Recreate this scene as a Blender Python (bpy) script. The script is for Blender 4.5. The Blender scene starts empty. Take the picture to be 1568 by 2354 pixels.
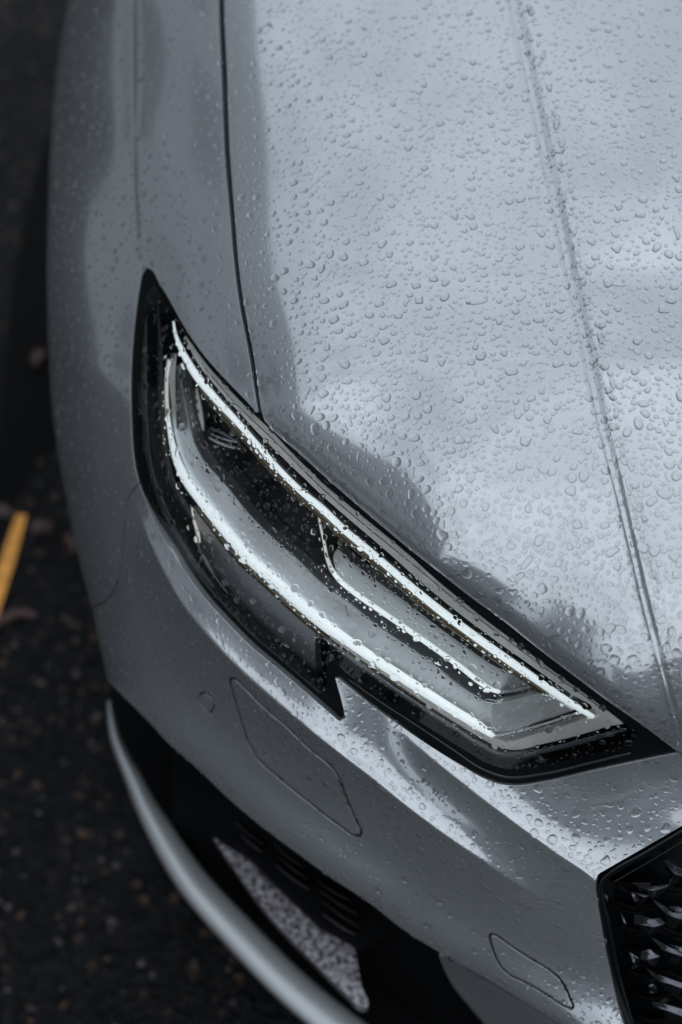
import bpy, math, random
import numpy as np
from mathutils import Vector
from mathutils.geometry import delaunay_2d_cdt
random.seed(7); rng = np.random.default_rng(7)
R = math.radians
S = bpy.context.scene

# ---------------------------------------------------------------- camera
CH = 1.95; PITCH = R(57); FOC = 50.0
cd = bpy.data.cameras.new('camera'); cam = bpy.data.objects.new('camera', cd)
S.collection.objects.link(cam); S.camera = cam
cam.location = (0, 0, CH); cam.rotation_euler = (R(90) - PITCH, 0, 0)
cd.sensor_fit = 'VERTICAL'; cd.sensor_height = 36; cd.sensor_width = 24; cd.lens = FOC
cd.clip_start = 0.05; cd.clip_end = 3000
cd.dof.use_dof = True; cd.dof.focus_distance = 1.335; cd.dof.aperture_fstop = 2.05

# ---------------------------------------------------------------- sky, sun, exposure
SUN_EL, SUN_AZ = R(48), R(150)
W = bpy.data.worlds.new('World'); S.world = W; W.use_nodes = True
nt = W.node_tree; nt.nodes.clear()
def N(tree, t, **k):
    n = tree.nodes.new(t)
    for a, b in k.items(): setattr(n, a, b)
    return n
wo = N(nt, 'ShaderNodeOutputWorld'); bg = N(nt, 'ShaderNodeBackground'); bg.inputs[1].default_value = 0.1
sky = N(nt, 'ShaderNodeTexSky', sky_type='NISHITA'); sky.sun_disc = False
sky.sun_elevation = SUN_EL; sky.sun_rotation = SUN_AZ
tc = N(nt, 'ShaderNodeTexCoord'); sep = N(nt, 'ShaderNodeSeparateXYZ')
nt.links.new(tc.outputs['Generated'], sep.inputs[0])
mr = N(nt, 'ShaderNodeMapRange'); mr.inputs[1].default_value = 0; mr.inputs[2].default_value = 1
mr.inputs[3].default_value = 0.75; mr.inputs[4].default_value = 1.0
nt.links.new(sep.outputs[2], mr.inputs[0])
# cloud layer: project the direction onto a flat cloud deck
zc = N(nt, 'ShaderNodeMath', operation='MAXIMUM'); zc.inputs[1].default_value = 0.06
nt.links.new(sep.outputs[2], zc.inputs[0])
dv = N(nt, 'ShaderNodeVectorMath', operation='DIVIDE'); cmb = N(nt, 'ShaderNodeCombineXYZ')
for i in range(3): nt.links.new(zc.outputs[0], cmb.inputs[i])
nt.links.new(tc.outputs['Generated'], dv.inputs[0]); nt.links.new(cmb.outputs[0], dv.inputs[1])
nz = N(nt, 'ShaderNodeTexNoise'); nz.inputs['Scale'].default_value = 6.5; nz.inputs['Detail'].default_value = 6
nz.inputs['Roughness'].default_value = 0.55
nt.links.new(dv.outputs[0], nz.inputs['Vector'])
cr = N(nt, 'ShaderNodeMapRange'); cr.inputs[1].default_value = 0.40; cr.inputs[2].default_value = 0.58
cr.inputs[3].default_value = 0.72; cr.inputs[4].default_value = 1.16
nt.links.new(nz.outputs[0], cr.inputs[0])
mul = N(nt, 'ShaderNodeMath', operation='MULTIPLY')
nt.links.new(cr.outputs[0], mul.inputs[0]); nt.links.new(mr.outputs[0], mul.inputs[1])
cloud = N(nt, 'ShaderNodeVectorMath', operation='SCALE'); cloud.inputs[0].default_value = (7.7, 8.35, 9.15)
nt.links.new(mul.outputs[0], cloud.inputs['Scale'])
mix = N(nt, 'ShaderNodeMix', data_type='RGBA'); mix.inputs[0].default_value = 0.93
nt.links.new(sky.outputs[0], mix.inputs[6]); nt.links.new(cloud.outputs[0], mix.inputs[7])
nt.links.new(mix.outputs[2], bg.inputs[0]); nt.links.new(bg.outputs[0], wo.inputs[0])
sd = bpy.data.lights.new('sun', 'SUN'); sun = bpy.data.objects.new('sun', sd); S.collection.objects.link(sun)
sd.energy = 0.5; sd.angle = R(110); sd.color = (1, .97, .93)
sun.rotation_euler = (R(90) - SUN_EL, 0, math.pi - SUN_AZ)
S.view_settings.view_transform = 'Standard'; S.view_settings.look = 'None'
S.view_settings.exposure = 0.4; S.view_settings.gamma = 1
S.cycles.max_bounces = 10; S.cycles.transparent_max_bounces = 12; S.cycles.transmission_bounces = 8
S.cycles.caustics_refractive = True; S.cycles.caustics_reflective = True

# ---------------------------------------------------------------- materials
MATS = {}
def mat(name, col, rough=.5, metal=0., coat=0., coat_rough=.03, emit=None, es=0., spec=.5, trans=0., ior=1.45, bump=None, noise=None):
    m = bpy.data.materials.new(name); m.use_nodes = True; t = m.node_tree; b = t.nodes['Principled BSDF']
    b.inputs['Base Color'].default_value = (*col, 1); b.inputs['Roughness'].default_value = rough
    b.inputs['Metallic'].default_value = metal; b.inputs['Coat Weight'].default_value = coat
    b.inputs['Coat Roughness'].default_value = coat_rough; b.inputs['Specular IOR Level'].default_value = spec
    b.inputs['Transmission Weight'].default_value = trans; b.inputs['IOR'].default_value = ior
    if emit: b.inputs['Emission Color'].default_value = (*emit, 1); b.inputs['Emission Strength'].default_value = es
    o = N(t, 'ShaderNodeTexCoord')
    if noise:                                  # (scale, low, high) value variation of the base colour
        n = N(t, 'ShaderNodeTexNoise'); n.inputs['Scale'].default_value = noise[0]; n.inputs['Detail'].default_value = 5
        t.links.new(o.outputs['Object'], n.inputs['Vector'])
        r = N(t, 'ShaderNodeMapRange'); r.inputs[1].default_value = .3; r.inputs[2].default_value = .7
        r.inputs[3].default_value = noise[1]; r.inputs[4].default_value = noise[2]
        t.links.new(n.outputs[0], r.inputs[0])
        s = N(t, 'ShaderNodeVectorMath', operation='SCALE'); s.inputs[0].default_value = col
        t.links.new(r.outputs[0], s.inputs['Scale']); t.links.new(s.outputs[0], b.inputs['Base Color'])
    if bump:                                   # (scale, strength, distance)
        n = N(t, 'ShaderNodeTexNoise'); n.inputs['Scale'].default_value = bump[0]; n.inputs['Detail'].default_value = 4
        t.links.new(o.outputs['Object'], n.inputs['Vector'])
        bp = N(t, 'ShaderNodeBump'); bp.inputs['Strength'].default_value = bump[1]; bp.inputs['Distance'].default_value = bump[2]
        t.links.new(n.outputs[0], bp.inputs['Height']); t.links.new(bp.outputs[0], b.inputs['Normal'])
    MATS[name] = m; return m
PAINT = mat('silver_paint', (.42, .45, .475), .19, .66, 1.0, .01, noise=(900, .93, 1.07))
PAINT.node_tree.nodes['Principled BSDF'].inputs['Coat IOR'].default_value = 1.7
BLACK = mat('gloss_black', (.003, .004, .005), .12, 0, 0, spec=.3)
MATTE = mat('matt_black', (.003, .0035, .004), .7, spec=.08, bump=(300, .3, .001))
RUBBER = mat('rubber_seal', (.003, .004, .005), .45, spec=.12)
BEZEL = mat('bezel_grey', (.62, .61, .585), .35, .1, .3)
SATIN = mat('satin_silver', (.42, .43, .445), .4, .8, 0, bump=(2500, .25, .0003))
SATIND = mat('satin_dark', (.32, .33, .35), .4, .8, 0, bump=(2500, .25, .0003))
CHROME = mat('chrome', (.75, .76, .78), .06, 1.0)
AMBER = mat('amber_edge', (.10, .075, .045), .25, .6)
GUIDE = mat('light_guide', (.85, .88, .9), .12, 0, .5, emit=(.86, .97, 1.0), es=.45)
GUIDED = mat('light_guide_dim', (.75, .76, .74), .2, 0, .5, emit=(1, .98, .93), es=.22)
BLADE = mat('grille_chrome', (.12, .125, .14), .16, .9, bump=(120, .35, .002))
SHELF = mat('wet_shelf_sheen', (.26, .25, .275), .22, .3, .6, bump=(120, .6, .003), noise=(150, -.2, 1.7))  # grey and speckle paint the sky's reflection on a wet black ledge
SLAT = mat('louvre_black', (.016, .015, .02), .35, spec=.4)
YEL = mat('yellow_paint', (.80, .36, .06), .55, noise=(40, .75, 1.1))
LEAFM = mat('wet_leaf', (.035, .013, .011), .4, noise=(30, .6, 1.4))
TWIG = mat('twig_bark', (.07, .04, .035), .6)
def asphalt():
    m = bpy.data.materials.new('wet_asphalt'); m.use_nodes = True; t = m.node_tree; b = t.nodes['Principled BSDF']
    o = N(t, 'ShaderNodeTexCoord'); v = N(t, 'ShaderNodeTexVoronoi'); v.inputs['Scale'].default_value = 95
    n = N(t, 'ShaderNodeTexNoise'); n.inputs['Scale'].default_value = 3.5; n.inputs['Detail'].default_value = 6
    t.links.new(o.outputs['Object'], v.inputs['Vector']); t.links.new(o.outputs['Object'], n.inputs['Vector'])
    c = N(t, 'ShaderNodeValToRGB'); c.color_ramp.elements[0].color = (.002, .003, .004, 1); c.color_ramp.elements[1].color = (.010, .011, .013, 1)
    e = c.color_ramp.elements.new(.93); e.color = (.009, .010, .012, 1); e = c.color_ramp.elements.new(.97); e.color = (.07, .045, .032, 1)
    sp = N(t, 'ShaderNodeSeparateColor'); t.links.new(v.outputs['Color'], sp.inputs[0]); t.links.new(sp.outputs[0], c.inputs[0])
    sc = N(t, 'ShaderNodeVectorMath', operation='SCALE'); t.links.new(c.outputs[0], sc.inputs[0])
    r = N(t, 'ShaderNodeMapRange'); r.inputs[1].default_value = .35; r.inputs[2].default_value = .65; r.inputs[3].default_value = .6; r.inputs[4].default_value = 1.3
    t.links.new(n.outputs[0], r.inputs[0]); t.links.new(r.outputs[0], sc.inputs['Scale']); t.links.new(sc.outputs[0], b.inputs['Base Color'])
    b.inputs['Roughness'].default_value = .55; b.inputs['Specular IOR Level'].default_value = .1
    bp = N(t, 'ShaderNodeBump'); bp.inputs['Strength'].default_value = .9; bp.inputs['Distance'].default_value = .006
    t.links.new(v.outputs['Distance'], bp.inputs['Height']); t.links.new(bp.outputs[0], b.inputs['Normal'])
    return m
ASPH = asphalt()
def clear(name, tint, ior):
    m = bpy.data.materials.new(name); m.use_nodes = True; t = m.node_tree; t.nodes.clear()
    o = N(t, 'ShaderNodeOutputMaterial'); mx = N(t, 'ShaderNodeMixShader'); f = N(t, 'ShaderNodeFresnel'); f.inputs[0].default_value = ior
    tr = N(t, 'ShaderNodeBsdfTransparent'); tr.inputs[0].default_value = (*tint, 1)
    g = N(t, 'ShaderNodeBsdfGlossy'); g.inputs['Roughness'].default_value = .02
    t.links.new(f.outputs[0], mx.inputs[0]); t.links.new(tr.outputs[0], mx.inputs[1]); t.links.new(g.outputs[0], mx.inputs[2])
    t.links.new(mx.outputs[0], o.inputs[0]); return m
LENS = clear('clear_lens', (.97, .98, .98), 1.45)
WATER = bpy.data.materials.new('rain_water'); WATER.use_nodes = True
t = WATER.node_tree; t.nodes.clear(); o = N(t, 'ShaderNodeOutputMaterial'); g = N(t, 'ShaderNodeBsdfGlass')
g.inputs['IOR'].default_value = 1.38; g.inputs['Roughness'].default_value = 0; g.inputs['Color'].default_value = (1, 1, 1, 1)
t.links.new(g.outputs[0], o.inputs[0])

# ---------------------------------------------------------------- geometry of sight lines -> real positions
# Curves are read off the photograph in a 1568 x 2353 frame; each gets its own height above the ground.
F = FOC / 36 * 2353; CU, CV = 784., 1176.5
sp_, cp_ = math.sin(PITCH), math.cos(PITCH)
def rays(u, v):
    a = (np.asarray(u, float) - CU) / F; b = -(np.asarray(v, float) - CV) / F
    return np.stack([a, b * sp_ + cp_, b * cp_ - sp_], -1)
def depth_of_z(u, v, z): return (z - CH) / rays(u, v)[..., 2]
def Pd(u, v, d): return rays(u, v) * np.asarray(d)[..., None] + np.array([0, 0, CH])
def project(p):
    q = np.asarray(p, float) - np.array([0, 0, CH])
    d = q[..., 1] * cp_ - q[..., 2] * sp_; b = q[..., 1] * sp_ + q[..., 2] * cp_
    return CU + F * q[..., 0] / d, CV - F * b / d
def spline(pts, step=10., closed=False):
    P = np.array(pts, float); n = len(P); out = []
    rngi = range(n if closed else n - 1)
    for i in rngi:
        p1, p2 = P[i], P[(i + 1) % n]
        p0 = P[i - 1] if (i > 0 or closed) else 2 * p1 - p2
        p3 = P[(i + 2) % n] if (i + 2 < n or closed) else 2 * p2 - p1
        L = np.linalg.norm((p2 - p1)[:2]); k = max(1, int(round(L / step)))
        # centripetal-ish: limit tangents by segment length
        def tan(a, b, c):
            l1 = np.linalg.norm((b - a)[:2]) + 1e-6; l2 = np.linalg.norm((c - b)[:2]) + 1e-6
            return ((b - a) / l1 * l2 + (c - b) / l2 * l1) / (l1 + l2)
        m1 = tan(p0, p1, p2) * L; m2 = tan(p1, p2, p3) * L
        for j in range(k):
            s = j / k; out.append((2*s**3-3*s*s+1)*p1 + (s**3-2*s*s+s)*m1 + (-2*s**3+3*s*s)*p2 + (s**3-s*s)*m2)
    if not closed: out.append(P[-1])
    return np.array(out)
def sdist(u, v, line):
    """signed distance to a polyline (positive on its right when walking it, image y down) and arclength fraction"""
    u = np.asarray(u, float); shp = u.shape; Q = np.stack([u.ravel(), np.asarray(v, float).ravel()], -1)
    L = np.array(line)[:, :2]; A, B = L[:-1], L[1:]; D = B - A; ll = (D**2).sum(1) + 1e-9
    cum = np.concatenate([[0], np.cumsum(np.sqrt(ll))]); best = np.full(len(Q), 1e18); sg = np.zeros(len(Q)); fr = np.zeros(len(Q))
    for i in range(len(A)):
        w = Q - A[i]; t_ = np.clip((w @ D[i]) / ll[i], 0, 1); c = w - t_[:, None] * D[i]
        d2 = (c**2).sum(1); m = d2 < best
        cr_ = D[i][0] * w[:, 1] - D[i][1] * w[:, 0]
        best = np.where(m, d2, best); sg = np.where(m, np.sign(cr_), sg); fr = np.where(m, (cum[i] + t_ * math.sqrt(ll[i])) / cum[-1], fr)
    return (np.sqrt(best) * sg).reshape(shp), fr.reshape(shp)
def inside(u, v, poly):
    P = np.array(poly)[:, :2]; x, y = np.asarray(u), np.asarray(v); r = np.zeros(x.shape, bool); j = len(P) - 1
    for i in range(len(P)):
        xi, yi, xj, yj = P[i][0], P[i][1], P[j][0], P[j][1]
        c = ((yi > y) != (yj > y)) & (x < (xj - xi) * (y - yi) / (yj - yi + 1e-12) + xi); r ^= c; j = i
    return r
def sm(x): x = np.clip(x, 0, 1); return x * x * (3 - 2 * x)

# ---- body skin: inverse depth as a thin-plate surface through points of known height
def hoodz(x, y):
    s = 1.28 - y; return .985 - .10 * s - .182 * s * s * np.sign(s).clip(0, 1) - .30 * np.maximum(0, .32 - x) ** 2 - .05 * np.maximum(0, x - .32) ** 2
CTRL = []
for (x, y) in [(.55, 1.32), (.3, 1.32), (.05, 1.32), (-.1, 1.3), (.55, 1.0), (.3, 1.02), (.1, 1.02), (-.07, 1.0), (.55, .75), (.35, .76), (.2, .78), (.05, .82), (.55, .58), (.35, .60), (.2, .68)]:
    z = float(hoodz(x, y)); u_, v_ = project((x, y, z)); CTRL.append((float(u_), float(v_), z))
CTRL += [
 # fender crest and side
 (400,-60,.905),(300,-60,.872),(150,-60,.75),(400,300,.878),(300,300,.845),(110,300,.70),(430,560,.862),(325,600,.82),(110,600,.71),(112,850,.65),(210,850,.745),
 (150,1130,.59),(215,1400,.545),(245,1560,.51),
 # lamp
 (303,794,.79),(301,978,.755),(340,1146,.735),(473,1379,.705),(638,1537,.685),(777,1657,.67),(919,1668,.68),(1170,1806,.672),(1470,1746,.715),(1558,1729,.725),
 (600,965,.855),(560,1150,.79),(760,1380,.76),(1000,1500,.755),(1250,1640,.745),(1450,1690,.765),(1000,1290,.84),(1290,1520,.80),
 # bumper
 (330,1400,.625),(450,1600,.585),(330,1640,.50),(520,1838,.475),(700,1975,.465),(919,2124,.45),(1106,2241,.435),(1275,2345,.43),
 (620,1700,.60),(800,1850,.575),(1000,2000,.56),(1200,2130,.54),(1379,2040,.608),(1400,2225,.53),(1432,2353,.48),(1470,1930,.645),(1568,1900,.66),(1750,1800,.68)]
C = np.array(CTRL); cw = 1 / depth_of_z(C[:, 0], C[:, 1], C[:, 2])
def tps_fit(X, y, lam):
    n = len(X); X = X / 1000.; r2 = ((X[:, None] - X[None]) ** 2).sum(-1); K = .5 * r2 * np.log(r2 + 1e-12)
    A = np.zeros((n + 3, n + 3)); A[:n, :n] = K + lam * np.eye(n); A[:n, n:] = np.c_[np.ones(n), X]; A[n:, :n] = A[:n, n:].T
    return X, np.linalg.solve(A, np.r_[y, 0, 0, 0])
TX, TW = tps_fit(C[:, :2], cw, 2e-3)
def base_depth(u, v):
    u = np.asarray(u, float); q = np.stack([u.ravel(), np.asarray(v, float).ravel()], -1) / 1000.
    r2 = ((q[:, None] - TX[None]) ** 2).sum(-1); K = .5 * r2 * np.log(r2 + 1e-12)
    return (1 / (K @ TW[:-3] + TW[-3] + q @ TW[-2:])).reshape(u.shape)

# ---- feature lines read from the photograph
SIL = spline([(158,-60),(155,0),(135,130),(120,280),(112,450),(108,632),(112,800),(125,980),(150,1130),(183,1290),(212,1400),(232,1490),(247,1562)], 16)
SEAM_L = spline([(502,-60),(502,0),(508,180),(515,350),(526,480),(540,632),(553,720),(566,785),(580,870),(592,945)], 14)
SEAM_R = spline([(514,-60),(514,0),(521,180),(527,350),(537,480),(550,632),(563,720),(577,790),(590,870),(602,945),(608,965)], 14); SEAM_R[:, 0] += 2.0 * np.clip((960 - SEAM_R[:, 1]) / 120, 0, 1)
LAMP_TOP = spline([(337,614),(350,620),(363,644),(383,677),(424,750),(464,809),(522,875),(556,910),(590,947)], 12)
HOOD_LAMP = spline([(608,965),(625,985),(691,1044),(740,1089),(813,1153),(886,1215),(941,1261),(1014,1318),(1088,1376),(1149,1420),(1250,1500),(1323,1555),(1408,1618),(1470,1661),(1568,1735)], 14)
LAMP_LEFT = spline([(337,614),(328,624),(319,659),(310,721),(303,794),(299,886),(301,978),(306,1051),(317,1105),(332,1146),(358,1207),(395,1268),(430,1322),(473,1379),(524,1434),(572,1482),(638,1537),(711,1599),(777,1656)], 14)
NOTCH = np.array([(777,1656),(782,1658),(790,1652),(795,1651),(793,1640),(783,1600),(773,1566),(771,1558),(777,1560)])
LAMP_BOT = spline([(777,1560),(807,1584),(847,1617),(919,1668),(993,1718),(1059,1759),(1114,1790),(1147,1802),(1177,1806),(1250,1797),(1360,1773),(1470,1749),(1558,1731),(1700,1700)], 14)
CREASE = spline([(1172,-60),(1179,0),(1209,150),(1234,270),(1259,390),(1284,510),(1309,632),(1345,800),(1387,1000),(1425,1150),(1453,1264),(1481,1385),(1507,1484),(1536,1594),(1562,1690),(1580,1760)], 20)
RIDGE2 = spline([(300,1128),(330,1210),(380,1320),(418,1385),(466,1447),(550,1537),(616,1596),(704,1670),(785,1735),(858,1790),(919,1840),(1002,1903),(1085,1962),(1168,2018),(1250,2068)], 20)
RIDGE1 = spline([(850,1625),(919,1682),(1002,1749),(1106,1832),(1209,1910),(1290,1968),(1350,2008),(1376,2030)], 20)
RIDGE1B = spline([(1130,1790),(1168,1815),(1230,1865),(1292,1935),(1345,1998)], 20)
LOWEDGE = spline([(247,1562),(290,1606),(345,1661),(378,1698),(455,1767),(528,1837),(601,1899),(675,1954),(744,2005),(863,2085),(919,2130),(1010,2188),(1106,2241),(1209,2303),(1290,2352),(1400,2420)], 14)
GRILLE_EDGE = spline([(1560,2500),(1470,2430),(1432,2353),(1399,2225),(1379,2113),(1368,2045)], 14)
GRILLE_COR = spline([(1368,2045),(1368,2025),(1374,2010),(1392,1998)], 4)
GRILLE_TOP = spline([(1392,1998),(1450,1965),(1568,1897),(1700,1820)], 14)

HEDGE = np.concatenate([SEAM_R[SEAM_R[:, 1] > 500], HOOD_LAMP[1:], [(1640, 1790), (1760, 1870)]])
def curl(u, v):
    d, _ = sdist(u, v, SIL); t_ = np.clip((np.abs(d) + 9) / 104., 0.0, 1); return .085 * (1 - np.sqrt(np.maximum(0, 1 - (1 - t_) ** 2)))
def hood_d(u, v):
    d = base_depth(u, v); s, f = sdist(u, v, CREASE); s = -s          # s>0 to the right of the crease line
    w_ = 26 - 12 * sm((np.asarray(v) - 500) / 1100)
    x = s / w_; ramp = np.where(x < .12, .5 * np.clip(x, 0, 1) ** 2 / .12, np.clip(x - .06, 0, .88)); ramp = np.clip(ramp, 0, .88)
    step = .0047 * (1 - .35 * sm((np.asarray(v) - 650) / 500.)) * ramp * np.exp(-np.maximum(0, s - w_) / 260.)
    lip = .0013 * np.exp(-((s + 3) / 5.) ** 2)
    e, f = sdist(u, v, HEDGE); e = np.abs(e)
    roll = (.015 - .006 * sm((np.asarray(v) - 1050) / 250.)) * (1 - np.exp(-e / 120.)) * sm((np.asarray(v) - 600) / 260.) + .006 * (1 - np.exp(-e / 22.)) * sm((np.asarray(v) - 700) / 300.)
    return d - step - lip - roll
def fender_d(u, v):
    d = base_depth(u, v) + curl(u, v); x0 = np.interp(v, [-60, 250, 450, 560, 640, 760], [303, 303, 305, 312, 322, 332])
    a = np.asarray(u) - x0; fade = 1 - sm((np.asarray(v) - 520) / 160.)
    return d + fade * (.0035 * np.exp(-(a / np.where(a > 0, 13., 26.)) ** 2))
def bumper_d(u, v):
    d = base_depth(u, v) + curl(u, v); v = np.asarray(v, float); u = np.asarray(u, float)
    s, f = sdist(u, v, RIDGE2); s = -s                                  # s>0 above/right
    amp = .030 * sm(f / .12) * (1 - np.clip((f - .60) / .4, 0, 1)) ** .8
    b = np.where(s > 0, np.exp(-s / 60.), np.exp(s / 75.)); r_ = 3.0
    b = np.where(s > 0, np.exp(-(np.sqrt(s*s + r_*r_) - r_) / (62. - 28 * sm((f - .45) / .3))), np.exp(-(np.sqrt(s*s + r_*r_) - r_) / 80.))
    d = d - amp * b
    s, f = sdist(u, v, RIDGE1); s = -s
    amp = .013 * sm(f / .3)
    b = np.where(s > 0, np.exp(-(np.sqrt(s*s + 9) - 3) / 38.), np.exp(-(np.sqrt(s*s + 9) - 3) / 60.))
    d = d - amp * b
    s, f = sdist(u, v, LOWEDGE); s = np.abs(s)
    d = d - .028 * np.exp(-(s / 85.) ** 2) * sm(f / .15)
    return d
def lamp_d(u, v): return base_depth(u, v) + curl(u, v) * .0
def off(fn, k): return lambda u, v: fn(u, v) + k
def sink(fn, k): return lambda u, v: fn(u, v) + k
def P3(fn, u, v): return Pd(u, v, fn(u, v))
def nrm(fn, u, v, e=1.0):
    u = np.array(u, float); v = np.asarray(v, float); m_ = u < 300
    if m_.any():
        dd = -sdist(u[m_], v[m_], SIL)[0]; u[m_] += np.clip(e + 1.2 - dd, 0, e + 3)
    a = P3(fn, u + e, v) - P3(fn, u - e, v); b = P3(fn, u, v + e) - P3(fn, u, v - e)
    n = np.cross(b, a); n /= np.linalg.norm(n, axis=-1, keepdims=True) + 1e-12
    fl = (n * rays(u, v)).sum(-1) > 0; n[fl] *= -1; return n

# ---------------------------------------------------------------- objects
def tag(o, label=None, cat=None, group=None, kind=None):
    for k, x in (('label', label), ('category', cat), ('group', group), ('kind', kind)):
        if x: o[k] = x
    return o
def empty(name, loc, **k):
    o = bpy.data.objects.new(name, None); o.location = loc; o.empty_display_size = .1; S.collection.objects.link(o); return tag(o, **k)
CARLOC = np.array([.6, 1.4, 0.])
car = empty('car', CARLOC, label='silver car with a lit headlamp, beaded all over with rain, parked on dark wet asphalt', cat='car')
ROOT = {}
def link(name, verts, faces, m, parent=None, normals=None, smooth=True):
    me = bpy.data.meshes.new(name); base = CARLOC if parent is not None else np.zeros(3)
    V = np.asarray(verts, float) - base
    me.from_pydata(V.tolist(), [], [tuple(int(i) for i in f) for f in faces]); me.materials.append(m)
    me.polygons.foreach_set('use_smooth', [smooth] * len(me.polygons)); me.update()
    if normals is not None: me.normals_split_custom_set_from_vertices([tuple(n) for n in normals])
    o = bpy.data.objects.new(name, me); S.collection.objects.link(o)
    if parent is not None: o.parent = parent
    return o
def dedupe(loop, eps=.6):
    out = [loop[0]]
    for p in loop[1:]:
        if np.hypot(*(p[:2] - out[-1][:2])) > eps: out.append(p)
    if np.hypot(*(out[0][:2] - out[-1][:2])) < eps: out.pop()
    return np.array(out)[:, :2]
def panel(name, outline, fn, m, parent, step=14., holes=(), lip=.012, edge=.0012, extra=None, creases=()):
    loops = [dedupe(np.array(outline, float))] + [dedupe(np.array(h, float)) for h in holes]
    pts = []; edges = []
    for L in loops:
        b = len(pts); pts += [tuple(p) for p in L]; edges += [(b + i, b + (i + 1) % len(L)) for i in range(len(L))]
    lo, hi = loops[0].min(0), loops[0].max(0); crl = []
    for line, offs in creases:
        L = spline(line, 18)[:, :2] if len(line) < 12 else np.array(line)[:, :2]
        for o_ in offs:
            q = offset_line(L, o_); k = inside(q[:, 0], q[:, 1], loops[0])
            for H in loops[1:]: k &= ~inside(q[:, 0], q[:, 1], H)
            for H in loops: k &= np.abs(sdist(q[:, 0], q[:, 1], np.r_[H, H[:1]])[0]) > 4
            idx = -2
            for i_, ok_ in enumerate(k):
                if not ok_: continue
                pts.append(tuple(q[i_]))
                if idx == i_ - 1 and idx >= 0: edges.append((len(pts) - 2, len(pts) - 1))
                idx = i_
        crl.append((L, min(offs) - 5, max(offs) + 5))
    gx, gy = np.meshgrid(np.arange(lo[0], hi[0], step), np.arange(lo[1], hi[1], step * .87)); gx = gx + (np.arange(gx.shape[0])[:, None] % 2) * step / 2
    gx, gy = gx.ravel(), gy.ravel()
    if extra is not None: gx = np.r_[gx, extra[:, 0]]; gy = np.r_[gy, extra[:, 1]]
    ok = inside(gx, gy, loops[0])
    for L in loops[1:]: ok &= ~inside(gx, gy, L)
    for L in loops:
        dd, _ = sdist(gx, gy, np.r_[L, L[:1]]); ok &= np.abs(dd) > min(step * .35, 3)
    for L, a_, b_ in crl:
        dd, _ = sdist(gx, gy, L); ok &= ~((dd > a_) & (dd < b_))
    pts += list(zip(gx[ok].tolist(), gy[ok].tolist()))
    vs, _, fs, *_ = delaunay_2d_cdt([Vector(p) for p in pts], edges, [], 0, 1e-4)
    uv = np.array([(p.x, p.y) for p in vs]); T = np.array([f for f in fs if len(f) == 3]); c = uv[T].mean(1)
    ok = inside(c[:, 0], c[:, 1], loops[0])
    for L in loops[1:]: ok &= ~inside(c[:, 0], c[:, 1], L)
    T = T[ok]; P = P3(fn, uv[:, 0], uv[:, 1]); Nn = nrm(fn, uv[:, 0], uv[:, 1])
    # orient toward the camera
    fnrm = np.cross(P[T[:, 1]] - P[T[:, 0]], P[T[:, 2]] - P[T[:, 0]]); bad = (fnrm * (P[T].mean(1) - [0, 0, CH])).sum(1) > 0
    T[bad] = T[bad][:, ::-1]
    faces = T.tolist(); verts = [P]; norms = [Nn]; nb = len(P)
    if lip:
        cnt = {}
        for f in faces:
            for a, b in ((f[0], f[1]), (f[1], f[2]), (f[2], f[0])): cnt[(a, b)] = 1
        be = [(a, b) for (a, b) in cnt if (b, a) not in cnt]
        bi = sorted({i for e_ in be for i in e_}); pos = {i: k for k, i in enumerate(bi)}
        outv = np.zeros((len(bi), 3))
        for a, b in be:
            t_ = P[b] - P[a]; o_ = np.cross(t_, Nn[a]); o_ /= np.linalg.norm(o_) + 1e-12; outv[pos[a]] += o_; outv[pos[b]] += o_
        outv /= np.linalg.norm(outv, axis=1, keepdims=True) + 1e-12
        B = P[bi]; NB = Nn[bi]; start = nb
        for (oo, dd, nn) in ((.45, .12, .7), (.85, .55, 0.15), (1., 1.2, -.0)):
            verts.append(B + outv * edge * oo - NB * edge * dd); q = outv * (1 - nn) + NB * nn; norms.append(q / np.linalg.norm(q, axis=1, keepdims=True))
        verts.append(B + outv * edge - NB * lip); norms.append(outv)
        n = len(bi)
        for a, b in be:
            ring = [a, b]; pa, pb = a, b
            for k in range(4):
                qa, qb = start + k * n + pos[a], start + k * n + pos[b]
                faces.append((pb, pa, qa, qb)); pa, pb = qa, qb
    V = np.concatenate(verts); NN = np.concatenate(norms)
    return link(name, V, faces, m, parent, NN)
def offset_line(line, k):
    L = np.array(line, float)[:, :2]; t_ = np.gradient(L, axis=0); t_ /= np.linalg.norm(t_, axis=1, keepdims=True) + 1e-9
    return L + np.stack([-t_[:, 1], t_[:, 0]], -1) * np.asarray(k).reshape(-1, 1)
def ribbon(name, line, fn, m, parent, bulge=.006, n=9, skirt=.012, step=9.):
    """line: (u, v, full width); a rounded bar lying on the surface fn, with side walls"""
    L = spline(line, step); w_ = L[:, 2]; V = []; rows = []
    a = np.linspace(-1, 1, n)
    for k in a:
        q = offset_line(L, k * w_ / 2); d = fn(q[:, 0], q[:, 1]) - bulge * math.sqrt(max(0, 1 - k * k)); rows.append(Pd(q[:, 0], q[:, 1], d))
    for k, at in ((-1, 0), (1, n + 1)):
        q = offset_line(L, k * w_ / 2); d = fn(q[:, 0], q[:, 1]) + skirt; rows.insert(at, Pd(q[:, 0], q[:, 1], d)) if at == 0 else rows.append(Pd(q[:, 0], q[:, 1], d))
    R_ = np.array(rows); nr, nl = R_.shape[:2]; V = R_.reshape(-1, 3); F_ = []
    for i in range(nr - 1):
        for j in range(nl - 1): F_.append((i*nl+j, i*nl+j+1, (i+1)*nl+j+1, (i+1)*nl+j))
    F_.append([i*nl for i in range(nr)]); F_.append([i*nl+nl-1 for i in range(nr)][::-1])
    o = link(name, V, F_, m, parent); return o
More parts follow.
